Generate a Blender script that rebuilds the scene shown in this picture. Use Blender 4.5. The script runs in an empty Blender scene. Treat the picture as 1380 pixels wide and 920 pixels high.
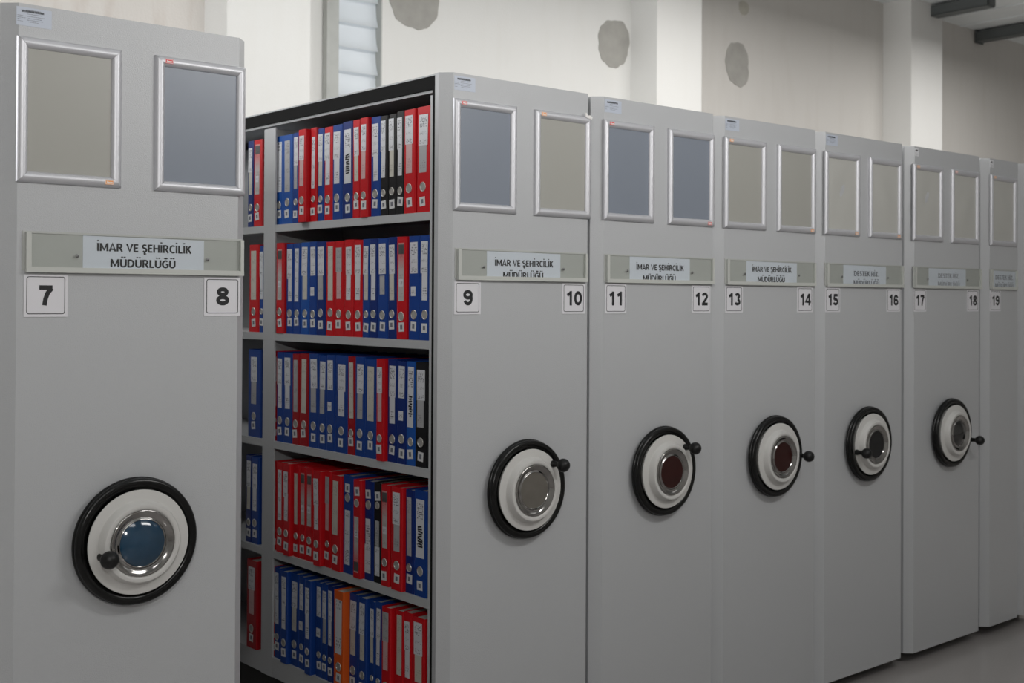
import bpy, bmesh, math, random
from mathutils import Vector, Matrix
rnd = random.Random(7)
SC = bpy.context.scene
COL = SC.collection
# ------------------------------------------------------------------ camera
cam_d = bpy.data.cameras.new('camera')
cam = bpy.data.objects.new('camera', cam_d)
COL.objects.link(cam)
_r = Vector((0.7509, -0.6604, 0.0050)).normalized()
_f = Vector((0.6603, 0.7509, 0.0085)).normalized()
_u = _r.cross(_f).normalized()
_r = _f.cross(_u).normalized()
M = Matrix.Identity(4)
for i in range(3):
    M[i][0] = _r[i]; M[i][1] = _u[i]; M[i][2] = -_f[i]
M.translation = Vector((-2.203, -2.8851, 1.5715))
cam.matrix_world = M
cam_d.sensor_width = 36.0
cam_d.lens = 1628.84 * 36.0 / 1380.0
cam_d.shift_x = -0.02352
cam_d.shift_y = -0.05165
cam_d.dof.use_dof = True
cam_d.dof.focus_distance = 3.35
cam_d.dof.aperture_fstop = 6.3
SC.camera = cam
# ------------------------------------------------------------------ light
SC.view_settings.view_transform = 'Standard'
SC.view_settings.look = 'None'
SC.view_settings.gamma = 1.0
SC.view_settings.use_curve_mapping = False
SC.view_settings.exposure = 0.0
W = bpy.data.worlds.new('sky'); SC.world = W
W.use_nodes = True
W.node_tree.nodes['Background'].inputs[0].default_value = (0.90, 0.95, 1.0, 1)
W.node_tree.nodes['Background'].inputs[1].default_value = 1.1
def area(name, loc, target, sx, sy, power, color=(1, 1, 1)):
    d = bpy.data.lights.new(name, 'AREA'); d.shape = 'RECTANGLE'
    d.size = sx; d.size_y = sy; d.energy = power; d.color = color
    o = bpy.data.objects.new(name, d); COL.objects.link(o)
    o.location = loc
    o.rotation_euler = (Vector(target) - Vector(loc)).to_track_quat('-Z', 'Y').to_euler()
    return o
LAMPS = [
    ('added_key_left', (-1.7, -2.3, 2.9), (-1.5, 0, 3.3), 1.6, 0.5, 14, (1.0, 0.99, 0.97)),  # three unseen key lights added in front, tilted up so panels darken downward
    ('added_key_middle', (0.8, -2.3, 2.9), (0.9, 0, 3.3), 1.6, 0.5, 36, (1.0, 0.99, 0.97)),
    ('added_key_right', (3.3, -2.3, 2.9), (3.3, 0, 3.3), 1.6, 0.5, 2, (1.0, 0.99, 0.97)),
    ('daylight_left', (-4.8, 3.5, 3.3), (1.0, 2.2, 1.9), 2.0, 1.6, 130, (0.97, 0.985, 1.0)),
    ('added_aisle_light', (-2.2, 1.8, 4.62), (-2.2, 1.8, 0), 1.2, 1.2, 52, (1.0, 0.99, 0.97)),  # unseen light added above to brighten the binder spines
    ('ceiling_lamp', (2.3, 2.3, 4.62), (2.3, 2.3, 0), 2.4, 0.5, 84, (1.0, 0.985, 0.96)),
    ('ceiling_lamp', (6.0, 2.5, 4.62), (6.0, 2.5, 0), 2.4, 0.5, 120, (1.0, 0.985, 0.96)),
    ('ceiling_lamp', (10.4, 2.5, 4.62), (10.4, 2.5, 0), 2.4, 0.5, 104, (1.0, 0.985, 0.96)),
    ('camera_flash', (-2.4, -3.05, 2.2), (0.6, 0, 1.7), 0.12, 0.08, 17, (1.0, 0.985, 0.96)),
]
for a in LAMPS: area(*a)
# ------------------------------------------------------------------ materials
def mat(name, col, rough=0.5, metal=0.0, spec=0.5, bump=0.0, bscale=200.0, var=0.0, vscale=3.0, coat=0.0):
    m = bpy.data.materials.new(name); m.use_nodes = True
    nt = m.node_tree; b = nt.nodes['Principled BSDF']
    b.inputs['Base Color'].default_value = (*col, 1)
    b.inputs['Roughness'].default_value = rough
    b.inputs['Metallic'].default_value = metal
    b.inputs['Specular IOR Level'].default_value = spec
    b.inputs['Coat Weight'].default_value = coat
    tc = nt.nodes.new('ShaderNodeTexCoord')
    if bump:
        n = nt.nodes.new('ShaderNodeTexNoise'); n.inputs['Scale'].default_value = bscale
        n.inputs['Detail'].default_value = 2
        nt.links.new(tc.outputs['Object'], n.inputs['Vector'])
        k = nt.nodes.new('ShaderNodeBump'); k.inputs['Strength'].default_value = bump
        k.inputs['Distance'].default_value = 0.002
        nt.links.new(n.outputs['Fac'], k.inputs['Height'])
        nt.links.new(k.outputs['Normal'], b.inputs['Normal'])
    if var:
        n2 = nt.nodes.new('ShaderNodeTexNoise'); n2.inputs['Scale'].default_value = vscale
        n2.inputs['Detail'].default_value = 4
        nt.links.new(tc.outputs['Object'], n2.inputs['Vector'])
        mx = nt.nodes.new('ShaderNodeMix'); mx.data_type = 'RGBA'
        mx.inputs['A'].default_value = (*[c * (1 - var) for c in col], 1)
        mx.inputs['B'].default_value = (*[min(1, c * (1 + var)) for c in col], 1)
        nt.links.new(n2.outputs['Fac'], mx.inputs['Factor'])
        nt.links.new(mx.outputs['Result'], b.inputs['Base Color'])
    return m
paint = mat('grey_powder_coat', (0.482, 0.49, 0.503), 0.30, bump=0.35, bscale=380)
shelf_paint = mat('grey_shelf_enamel', (0.46, 0.47, 0.48), 0.5)
rubber = mat('black_rubber', (0.008, 0.008, 0.008), 0.8, spec=0.15)
carriage_m = mat('dark_carriage', (0.02, 0.02, 0.02), 0.7)
alu = mat('satin_aluminium', (0.62, 0.62, 0.65), 0.45, metal=0.5)
sheet_beige = mat('beige_backing_sheet', (0.37, 0.365, 0.335), 0.33, bump=0.25, bscale=5)
sheet_blue = mat('blue_grey_backing_sheet', (0.215, 0.24, 0.285), 0.33, bump=0.25, bscale=5)
sheet_pale = mat('pale_backing_sheet', (0.50, 0.495, 0.465), 0.27)
holder_m = mat('holder_grey_plastic', (0.53, 0.54, 0.51), 0.45)
recess_m = mat('holder_green_grey', (0.445, 0.455, 0.435), 0.5)
paper_m = mat('label_paper', (0.66, 0.70, 0.77), 0.7)
plate_m = mat('number_plate_white', (0.72, 0.71, 0.74), 0.5)
ink = mat('black_ink', (0.012, 0.012, 0.014), 0.6)
ink_soft = mat('faded_ink', (0.16, 0.17, 0.20), 0.7)
ink_blue = mat('blue_black_ink', (0.05, 0.055, 0.075), 0.7)
ink_pale = mat('pale_ink', (0.24, 0.25, 0.28), 0.7)
sticker_m = mat('silver_blue_sticker', (0.50, 0.54, 0.62), 0.4)
sticker_w = mat('white_sticker', (0.78, 0.78, 0.80), 0.5)
red_logo = mat('red_logo', (0.70, 0.03, 0.04), 0.4)
orange_logo = mat('orange_logo', (0.85, 0.36, 0.12), 0.4)
pink_logo = mat('pink_logo', (0.80, 0.35, 0.30), 0.4)
white_ink = mat('white_ink', (0.8, 0.78, 0.76), 0.5)
screw_m = mat('screw_metal', (0.22, 0.22, 0.22), 0.4, metal=0.8)
wheel_black = mat('black_gloss_plastic', (0.004, 0.004, 0.004), 0.22, spec=0.35)
knob_black = mat('black_knob_plastic', (0.006, 0.006, 0.006), 0.4, spec=0.35)
wheel_white = mat('white_enamel', (0.60, 0.59, 0.57), 0.3)
chrome = mat('chrome', (0.36, 0.35, 0.34), 0.12, metal=1.0)
cap_steel = mat('brushed_cap', (0.30, 0.28, 0.25), 0.38, metal=0.9, var=0.15, vscale=30)
cap_blue_refl = mat('blue_reflection_cap', (0.014, 0.048, 0.09), 0.12, coat=0.4, var=0.5, vscale=14)  # blue reflection in the chrome hub, put into the cap colour
cap_red = mat('dark_red_cap', (0.030, 0.006, 0.005), 0.22, spec=0.3, var=0.3, vscale=20)
cap_dark = mat('dark_mirror_cap', (0.10, 0.10, 0.10), 0.1, metal=1.0)
cap_black = mat('black_cap', (0.006, 0.006, 0.007), 0.15)
BC = {'b': ('blue', (0.010, 0.052, 0.26)), 'bb': ('bright blue', (0.012, 0.085, 0.36)), 'db': ('dark blue', (0.008, 0.028, 0.17)),
      'r': ('red', (0.56, 0.008, 0.014)), 'dr': ('dark red', (0.34, 0.006, 0.012)), 'k': ('black', (0.010, 0.010, 0.011)),
      'o': ('orange', (0.75, 0.115, 0.015))}
BM = {k: mat(v[0].replace(' ', '_') + '_binder_board', v[1], 0.38, spec=0.3) for k, v in BC.items()}
pages_m = mat('page_edges', (0.62, 0.60, 0.55), 0.8, var=0.12, vscale=120)
ring_m = mat('nickel_ring', (0.60, 0.58, 0.54), 0.3, metal=0.8)
hole_m = mat('ring_hole_paper', (0.33, 0.32, 0.30), 0.7)

def label_mat(name, col, tint, strength, seed, dark_top=False):
    """printed paper with unreadable broken text lines in bands"""
    m = bpy.data.materials.new(name); m.use_nodes = True
    nt = m.node_tree; L = nt.links; b = nt.nodes['Principled BSDF']
    b.inputs['Roughness'].default_value = 0.45
    uv = nt.nodes.new('ShaderNodeUVMap')
    sep = nt.nodes.new('ShaderNodeSeparateXYZ'); L.new(uv.outputs[0], sep.inputs[0])
    info = nt.nodes.new('ShaderNodeObjectInfo')
    def MA(op, a, v=None):
        n = nt.nodes.new('ShaderNodeMath'); n.operation = op; L.new(a, n.inputs[0])
        if v is not None: n.inputs[1].default_value = v
        return n.outputs[0]
    rows = MA('MULTIPLY', sep.outputs['Y'], 36.0)
    gap = MA('GREATER_THAN', MA('FRACT', rows), 0.38)
    cmb = nt.nodes.new('ShaderNodeCombineXYZ')
    L.new(MA('MULTIPLY', sep.outputs['X'], 8.0), cmb.inputs[0]); L.new(MA('MULTIPLY', MA('FLOOR', rows), 3.7), cmb.inputs[1])
    ad = nt.nodes.new('ShaderNodeVectorMath'); ad.operation = 'ADD'
    L.new(cmb.outputs[0], ad.inputs[0])
    mul = nt.nodes.new('ShaderNodeMath'); mul.operation = 'MULTIPLY'; mul.inputs[1].default_value = 50 + seed
    L.new(info.outputs['Random'], mul.inputs[0]); L.new(mul.outputs[0], ad.inputs[1])
    nz = nt.nodes.new('ShaderNodeTexNoise'); nz.inputs['Scale'].default_value = 1.0; nz.inputs['Detail'].default_value = 1
    L.new(ad.outputs[0], nz.inputs['Vector'])
    th = nt.nodes.new('ShaderNodeMapRange'); th.inputs['From Min'].default_value = 0.46; th.inputs['From Max'].default_value = 0.58
    L.new(nz.outputs['Fac'], th.inputs['Value'])
    band = nt.nodes.new('ShaderNodeValToRGB'); cr = band.color_ramp; cr.interpolation = 'CONSTANT'
    pts = [(0.0, 0), (0.05, .8), (0.13, 0), (0.36, .9), (0.46, 0), (0.56, .5), (0.63, 0), (0.72, 1), (0.95, 0)]
    cr.elements[0].position = 0; cr.elements[0].color = (0, 0, 0, 1)
    cr.elements[1].position = 1; cr.elements[1].color = (0, 0, 0, 1)
    for p, v in pts[1:]:
        e = cr.elements.new(p); e.color = (v, v, v, 1)
    L.new(sep.outputs['Y'], band.inputs[0])
    edge = nt.nodes.new('ShaderNodeMapRange'); edge.inputs['From Min'].default_value = 0.36; edge.inputs['From Max'].default_value = 0.40
    edge.inputs['To Min'].default_value = 1; edge.inputs['To Max'].default_value = 0
    sb = nt.nodes.new('ShaderNodeMath'); sb.operation = 'SUBTRACT'; sb.inputs[1].default_value = 0.5
    L.new(sep.outputs['X'], sb.inputs[0])
    ab = nt.nodes.new('ShaderNodeMath'); ab.operation = 'ABSOLUTE'; L.new(sb.outputs[0], ab.inputs[0]); L.new(ab.outputs[0], edge.inputs['Value'])
    m1 = nt.nodes.new('ShaderNodeMath'); m1.operation = 'MULTIPLY'; gm = nt.nodes.new('ShaderNodeMath'); gm.operation = 'MULTIPLY'; L.new(th.outputs[0], gm.inputs[0]); L.new(gap, gm.inputs[1]); L.new(gm.outputs[0], m1.inputs[0]); L.new(band.outputs[0], m1.inputs[1])
    m2 = nt.nodes.new('ShaderNodeMath'); m2.operation = 'MULTIPLY'; L.new(m1.outputs[0], m2.inputs[0]); L.new(edge.outputs[0], m2.inputs[1])
    m3 = nt.nodes.new('ShaderNodeMath'); m3.operation = 'MULTIPLY'; m3.inputs[1].default_value = strength; L.new(m2.outputs[0], m3.inputs[0])
    mx = nt.nodes.new('ShaderNodeMix'); mx.data_type = 'RGBA'
    mx.inputs['A'].default_value = (*col, 1); mx.inputs['B'].default_value = (*tint, 1)
    L.new(m3.outputs[0], mx.inputs['Factor'])
    out = mx.outputs['Result']
    if dark_top:
        rp = nt.nodes.new('ShaderNodeValToRGB'); c2 = rp.color_ramp
        c2.elements[0].position = 0; c2.elements[0].color = (0.50, 0.48, 0.46, 1)
        c2.elements[1].position = 1; c2.elements[1].color = (0.62, 0.25, 0.24, 1)
        for p, c in ((0.5, (0.50, 0.46, 0.45)), (0.70, (0.55, 0.24, 0.24)), (0.80, (0.60, 0.16, 0.16)), (0.81, (0.06, 0.06, 0.06)), (0.97, (0.08, 0.08, 0.08)), (0.975, (0.6, 0.3, 0.28))):
            e = c2.elements.new(p); e.color = (*c, 1)
        L.new(sep.outputs['Y'], rp.inputs[0])
        L.new(rp.outputs[0], mx.inputs['A'])
        b.inputs['Base Color'].default_value = (0.5, 0.4, 0.4, 1)
    L.new(out, b.inputs['Base Color'])
    return m
LM = {'white': label_mat('white_spine_label', (0.66, 0.67, 0.70), (0.11, 0.11, 0.13), 1.0, 1),
      'grey': label_mat('grey_spine_label', (0.42, 0.42, 0.43), (0.16, 0.15, 0.15), 0.7, 5),
      'cream': label_mat('cream_spine_label', (0.58, 0.56, 0.49), (0.25, 0.22, 0.18), 0.5, 9),
      'pink': label_mat('pink_spine_label', (0.62, 0.40, 0.40), (0.30, 0.12, 0.13), 0.5, 3),
      'factory': label_mat('printed_factory_label', (0.5, 0.4, 0.4), (0.12, 0.10, 0.10), 0.5, 2, True)}

def wall_mat(name, col, stain, amount, scale=1.3):
    m = bpy.data.materials.new(name); m.use_nodes = True
    nt = m.node_tree; L = nt.links; b = nt.nodes['Principled BSDF']
    b.inputs['Roughness'].default_value = 0.85
    tc = nt.nodes.new('ShaderNodeTexCoord')
    mp = nt.nodes.new('ShaderNodeMapping'); mp.inputs['Scale'].default_value = (scale * 4, scale, scale * 0.7)
    L.new(tc.outputs['Object'], mp.inputs[0])
    n = nt.nodes.new('ShaderNodeTexNoise'); n.inputs['Scale'].default_value = 1.6; n.inputs['Detail'].default_value = 6
    L.new(mp.outputs[0], n.inputs['Vector'])
    r = nt.nodes.new('ShaderNodeMapRange'); r.inputs['From Min'].default_value = 0.5; r.inputs['From Max'].default_value = 0.75
    r.inputs['To Max'].default_value = amount
    L.new(n.outputs['Fac'], r.inputs['Value'])
    mx = nt.nodes.new('ShaderNodeMix'); mx.data_type = 'RGBA'
    mx.inputs['A'].default_value = (*col, 1); mx.inputs['B'].default_value = (*stain, 1)
    L.new(r.outputs[0], mx.inputs['Factor']); L.new(mx.outputs['Result'], b.inputs['Base Color'])
    n2 = nt.nodes.new('ShaderNodeTexNoise'); n2.inputs['Scale'].default_value = 60
    L.new(tc.outputs['Object'], n2.inputs['Vector'])
    k = nt.nodes.new('ShaderNodeBump'); k.inputs['Strength'].default_value = 0.15; k.inputs['Distance'].default_value = 0.01
    L.new(n2.outputs['Fac'], k.inputs['Height']); L.new(k.outputs[0], b.inputs['Normal'])
    return m
white_wall = wall_mat('white_plaster', (0.76, 0.755, 0.735), (0.68, 0.66, 0.61), 0.15)
grey_beige_wall = wall_mat('grey_beige_plaster', (0.62, 0.60, 0.57), (0.54, 0.51, 0.47), 0.25)  # darker grey-beige plaster right of the second pilaster
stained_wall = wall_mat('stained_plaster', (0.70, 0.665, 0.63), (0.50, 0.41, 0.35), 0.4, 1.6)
cement_m = mat('grey_cement', (0.37, 0.36, 0.335), 0.9, bump=0.4, bscale=60, var=0.18, vscale=9)
cement_pale = mat('faded_filler', (0.50, 0.48, 0.42), 0.9, var=0.12, vscale=9)
floor_m = mat('polished_grey_floor', (0.40, 0.375, 0.365), 0.16, var=0.06, vscale=1.5)
ceil_m = mat('galvanised_ceiling', (0.78, 0.82, 0.83), 0.6, var=0.12, vscale=2)
beam_m = mat('dark_steel_beam', (0.10, 0.11, 0.11), 0.5)
post_m = mat('galvanised_post', (0.45, 0.46, 0.44), 0.5, var=0.15, vscale=8)

# ------------------------------------------------------------------ mesh helpers
def box(bm, x0, x1, y0, y1, z0, z1, mi=0):
    v = [bm.verts.new((x, y, z)) for z in (z0, z1) for y in (y0, y1) for x in (x0, x1)]
    for idx in ((0, 2, 3, 1), (4, 5, 7, 6), (0, 1, 5, 4), (2, 6, 7, 3), (0, 4, 6, 2), (1, 3, 7, 5)):
        f = bm.faces.new([v[i] for i in idx]); f.material_index = mi
    return v
def prism(bm, poly, z0, z1, mi=0):
    """polygon in XY (counter-clockwise) extruded along z"""
    a = [bm.verts.new((x, y, z0)) for x, y in poly]; b = [bm.verts.new((x, y, z1)) for x, y in poly]
    n = len(poly)
    bm.faces.new(a[::-1]).material_index = mi; bm.faces.new(b).material_index = mi
    for i in range(n):
        bm.faces.new((a[i], a[(i + 1) % n], b[(i + 1) % n], b[i])).material_index = mi
def plate(bm, poly, y0, y1, mi=0):
    """polygon in XZ given counter-clockwise as seen from the front (-Y), y1 = front"""
    a = [bm.verts.new((x, y0, z)) for x, z in poly]; b = [bm.verts.new((x, y1, z)) for x, z in poly]
    n = len(poly)
    bm.faces.new(b).material_index = mi; bm.faces.new(a[::-1]).material_index = mi
    for i in range(n):
        bm.faces.new((b[i], a[i], a[(i + 1) % n], b[(i + 1) % n])).material_index = mi
def rrect(x0, x1, z0, z1, r, n=5):
    out = []
    for cx, cz, a0 in ((x1 - r, z0 + r, -90), (x1 - r, z1 - r, 0), (x0 + r, z1 - r, 90), (x0 + r, z0 + r, 180)):
        for i in range(n + 1):
            a = math.radians(a0 + 90 * i / n); out.append((cx + r * math.cos(a), cz + r * math.sin(a)))
    return out
def ringplate(bm, outer, inner, y0, y1, mi=0):
    n = len(outer)
    A = [[bm.verts.new((x, y, z)) for x, z in p] for p in (outer, inner) for y in (y0, y1)]
    for i in range(n):
        j = (i + 1) % n
        bm.faces.new((A[1][i], A[1][j], A[3][j], A[3][i])).material_index = mi
        bm.faces.new((A[0][i], A[0][j], A[1][j], A[1][i])).material_index = mi
        bm.faces.new((A[2][j], A[2][i], A[3][i], A[3][j])).material_index = mi
def lathe(bm, prof, cx, cz, n=56, mi=0, close=False):
    """profile (radius, distance in front of the panel) turned about the Y axis"""
    rings = []
    for r, p in prof:
        if r < 1e-6: rings.append([bm.verts.new((cx, -p, cz))])
        else: rings.append([bm.verts.new((cx + r * math.cos(2 * math.pi * i / n), -p, cz + r * math.sin(2 * math.pi * i / n))) for i in range(n)])
    seq = list(zip(rings, rings[1:])) + ([(rings[-1], rings[0])] if close else [])
    for a, b in seq:
        for i in range(n):
            j = (i + 1) % n
            q = [a[i % len(a)], a[j % len(a)], b[j % len(b)], b[i % len(b)]]
            u = []
            for v in q:
                if v not in u: u.append(v)
            if len(u) > 2:
                f = bm.faces.new(u); f.material_index = mi; f.smooth = True
def finish(name, bm, mats, parent=None, smooth=None, bevel=0.0, recalc=True):
    if bevel:
        bmesh.ops.bevel(bm, geom=[e for e in bm.edges if e.calc_face_angle(0) > 0.5], offset=bevel, segments=2, affect='EDGES', profile=0.5)
    if recalc: bmesh.ops.recalc_face_normals(bm, faces=bm.faces)
    me = bpy.data.meshes.new(name); bm.to_mesh(me); bm.free()
    for m in (mats if isinstance(mats, (list, tuple)) else [mats]): me.materials.append(m)
    if smooth:
        for p in me.polygons: p.use_smooth = True
        me.set_sharp_from_angle(angle=math.radians(smooth))
    o = bpy.data.objects.new(name, me); COL.objects.link(o)
    if parent: o.parent = parent
    return o
def thing(name, label, cat, loc=(0, 0, 0), group=None):
    o = bpy.data.objects.new(name, None); COL.objects.link(o); o.location = loc
    o.empty_display_size = 0.1
    o['label'] = label; o['category'] = cat
    if group: o['group'] = group
    return o
def struct(name, bm, mats, parent=None, **k):
    o = finish(name, bm, mats, parent, **k)
    if not parent: o['kind'] = 'structure'
    return o
def share(src, parent, loc=None):
    c = src.copy(); COL.objects.link(c); c.parent = parent
    if loc is not None: c.location = loc
    return c
# lettering ---------------------------------------------------------
def arc(cx, cz, rx, rz, a0, a1, n=14):
    return [(cx + rx * math.cos(math.radians(a0 + (a1 - a0) * i / n)), cz + rz * math.sin(math.radians(a0 + (a1 - a0) * i / n))) for i in range(n + 1)]
# heavy grotesque numerals: centre lines in a box 0.56 wide, 0.72 high, stroke T
T = 0.162
h = T / 2
DIG = {
 '0': [(arc(.28, .36, .28 - h, .36 - h, 90, 450, 28), True)],
 '1': [([(.345, 0), (.345, .72)], False), ([(.345, .70 - h * .4), (.26, .585), (.10, .51)], False)],
 '2': [(arc(.28, .50, .28 - h - .01, .22 - h, 165, -35, 14) + [(.11, h), ], False), ([(.04, h), (.53, h)], False)],
 '3': [(arc(.27, .53, .22 - h + .02, .19 - h, 160, -90, 14), False), (arc(.27, .20, .27 - h, .20 - h, 90, -165, 16), False)],
 '4': [([(.40, 0), (.40, .72)], False), ([(.38, .69), (.05, .23), (.56, .23)], False)],
 '5': [([(.50, .72 - h), (.15, .72 - h), (.10, .36)], False), (arc(.27, .235, .28 - h, .235 - h, 140, -165, 18), False)],
 '6': [(arc(.28, .225, .28 - h, .225 - h, 90, 450, 24), True), (arc(.28, .40, .28 - h, .32 - h, 25, 200, 16), False)],
 '7': [([(.03, .72 - h), (.50, .72 - h)], False), ([(.475, .70 - h), (.33, .45), (.25, .22), (.215, 0)], False)],
 '8': [(arc(.28, .535, .25 - h, .185 - h, 90, 450, 24), True), (arc(.28, .205, .28 - h, .205 - h, 90, 450, 24), True)],
 '9': [(arc(.28, .495, .28 - h, .225 - h, 90, 450, 24), True), (arc(.28, .32, .28 - h, .32 - h, -155, 20, 16), False)],
}
def stroke(bm, pts, t, fx, y, closed=False, mi=0):
    n = len(pts); L, Rr = [], []
    if closed: pts = pts[:-1]; n -= 1
    for i in range(n):
        p = Vector(pts[i])
        a = Vector(pts[i - 1]) if (i or closed) else None
        b = Vector(pts[(i + 1) % n]) if (i < n - 1 or closed) else None
        d1 = (p - a).normalized() if a is not None else None
        d2 = (b - p).normalized() if b is not None else None
        d = ((d1 or d2) + (d2 or d1)).normalized()
        nn = Vector((-d.y, d.x)); k = 1.0
        if d1 and d2: k = min(1.6, 1 / max(0.4, nn.dot(Vector((-d1.y, d1.x)))))
        L.append(p + nn * t / 2 * k); Rr.append(p - nn * t / 2 * k)
    VL = [bm.verts.new((fx(q)[0], y, fx(q)[1])) for q in L]; VR = [bm.verts.new((fx(q)[0], y, fx(q)[1])) for q in Rr]
    for i in range(n if closed else n - 1):
        j = (i + 1) % n
        bm.faces.new((VL[i], VR[i], VR[j], VL[j])).material_index = mi
def _letters():
    G = {}
    G['I'] = (.24, [[(.12, 0), (.12, 1)]])
    G['M'] = (.88, [[(.10, 0), (.10, 1)], [(.78, 0), (.78, 1)], [(.13, .94), (.44, .16), (.75, .94)]])
    G['A'] = (.74, [[(.07, 0), (.37, .97), (.67, 0)], [(.18, .27), (.56, .27)]])
    G['R'] = (.66, [[(.10, 0), (.10, 1)], [(.10, .92), (.30, .92)] + arc(.31, .70, .20, .22, 80, -80, 8) + [(.30, .48), (.10, .48)], [(.32, .48), (.58, 0)]])
    G['V'] = (.70, [[(.07, 1), (.35, .05), (.63, 1)]])
    G['E'] = (.54, [[(.10, 0), (.10, 1)], [(.10, .92), (.50, .92)], [(.10, .50), (.46, .50)], [(.10, .08), (.50, .08)]])
    G['S'] = (.56, [arc(.28, .72, .19, .205, 35, 255, 12) + arc(.28, .29, .20, .215, 75, -145, 12)])
    G['H'] = (.70, [[(.10, 0), (.10, 1)], [(.60, 0), (.60, 1)], [(.10, .5), (.60, .5)]])
    G['C'] = (.62, [arc(.38, .5, .29, .43, 50, 310, 16)])
    G['L'] = (.50, [[(.10, 0), (.10, 1)], [(.10, .08), (.48, .08)]])
    G['K'] = (.62, [[(.10, 0), (.10, 1)], [(.54, 1), (.14, .46)], [(.25, .60), (.58, 0)]])
    G['U'] = (.68, [[(.10, 1), (.10, .34)] + arc(.34, .34, .24, .27, 180, 360, 12)[1:-1] + [(.58, .34), (.58, 1)]])
    G['D'] = (.72, [[(.10, 0), (.10, 1)], [(.10, .92), (.26, .92)] + arc(.28, .50, .34, .42, 85, -85, 12) + [(.26, .08), (.10, .08)]])
    G['G'] = (.70, [arc(.39, .5, .30, .43, 50, 318, 16) + [(.61, .22), (.61, .46), (.42, .46)]])
    G['T'] = (.58, [[(.29, 0), (.29, 1)], [(.03, .92), (.55, .92)]])
    G['Z'] = (.58, [[(.06, .92), (.50, .92)], [(.48, .90), (.09, .10)], [(.06, .08), (.54, .08)]])
    G['.'] = (.22, [[(.11, 0), (.11, .16)]])
    G['İ'] = (.24, G['I'][1] + [[(.12, 1.20), (.12, 1.36)]])
    G['Ş'] = (.56, G['S'][1] + [[(.28, 0), (.29, -.10), (.35, -.18), (.20, -.26)]])
    G['Ü'] = (.68, G['U'][1] + [[(.21, 1.18), (.21, 1.33)], [(.47, 1.18), (.47, 1.33)]])
    G['Ğ'] = (.70, G['G'][1] + [arc(.40, 1.36, .15, .14, 200, 340, 6)])
    return G
LET = _letters()
def text_bm(bm, s, x0, x1, zb, cap, y, bold=0.17, serif=False):
    """capitals drawn as heavy strokes, fitted between x0 and x1"""
    pen = 0.0; items = []
    for ch in s:
        if ch == ' ': pen += .30; continue
        w, st = LET[ch]
        items.append((pen, st)); pen += w + (.10 if serif else .05)
    k = (x1 - x0) / pen
    n = 0
    for ox, st in items:
        for pts in st:
            yy = y - 0.000015 * (n % 7); n += 1
            stroke(bm, pts, bold, lambda q, ox=ox: (x0 + (ox + q[0]) * k, zb + q[1] * cap), yy)
            if serif and len(pts) == 2 and abs(pts[0][0] - pts[1][0]) < 1e-6 and abs(pts[0][1] - pts[1][1]) > .5:
                for e in (0.035, 0.965):
                    stroke(bm, [(pts[0][0] - .17, e), (pts[0][0] + .17, e)], .07, lambda q, ox=ox: (x0 + (ox + q[0]) * k, zb + q[1] * cap), yy - 0.000004)
def numerals(bm, s, cx, zb, hgt, y, squeeze=1.0):
    adv = 0.575 * squeeze; k = hgt / 0.72; w = adv * len(s) * k
    for i, ch in enumerate(s):
        ox = cx - w / 2 + i * adv * k + 0.02 * k
        for j, (pts, cl) in enumerate(DIG[ch]):
            stroke(bm, pts, T, lambda q, ox=ox: (ox + q[0] * k * squeeze, zb + q[1] * k), y - 0.00004 * j, cl)

# ------------------------------------------------------------------ room
YW = 5.0; ZC = 5.03
bm = bmesh.new(); box(bm, -6, 16, -7, 5.2, -0.2, -0.018); struct('floor', bm, floor_m)
bm = bmesh.new(); box(bm, -6, 16, -7, 5.2, ZC, ZC + 0.2)
for i in range(40):     # shallow ribs of the sheet
    x = -5.8 + i * 0.55
    box(bm, x, x + 0.06, -7, 5.0, ZC - 0.012, ZC + 0.01)
struct('ceiling', bm, ceil_m)
WX0, WX1, WZ0, WZ1 = 2.69, 3.115, 1.4, 4.75
bm = bmesh.new()
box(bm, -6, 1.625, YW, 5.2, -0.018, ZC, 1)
box(bm, 1.625, WX0, YW, 5.2, -0.018, ZC, 0); box(bm, WX1, 6.2, YW, 5.2, -0.018, ZC, 0)
box(bm, WX0, WX1, YW, 5.2, -0.018, WZ0, 0); box(bm, WX0, WX1, YW, 5.2, WZ1, ZC, 0)
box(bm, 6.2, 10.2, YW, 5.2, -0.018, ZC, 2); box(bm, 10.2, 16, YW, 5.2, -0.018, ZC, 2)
wall = struct('wall_back', bm, [white_wall, stained_wall, grey_beige_wall])
bm = bmesh.new(); box(bm, -6.2, -6, -7, 5.2, -0.018, ZC); struct('wall_left', bm, white_wall)
bm = bmesh.new(); box(bm, 16, 16.2, -7, 5.2, -0.018, ZC); struct('wall_right', bm, white_wall)
bm = bmesh.new(); box(bm, -6.2, 16.2, -7.2, -7, -0.018, ZC); struct('wall_front', bm, white_wall)
for i, (x0, x1, yf, m) in enumerate(((1.625, 2.272, 4.662, white_wall), (5.894, 6.512, 4.668, white_wall), (10.088, 10.755, 4.632, white_wall))):
    bm = bmesh.new(); box(bm, x0, x1, yf, YW, -0.018, ZC); struct('trim_%d' % (i + 1), bm, m, bevel=0.01)
# steel downpipe-like post left of the slatted window
bm = bmesh.new()
box(bm, 2.575, 2.60, 4.93, 4.99, -0.018, ZC); box(bm, 2.60, 2.69, 4.95, 4.99, -0.018, ZC)
struct('trim_4', bm, post_m, bevel=0.003)
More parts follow.
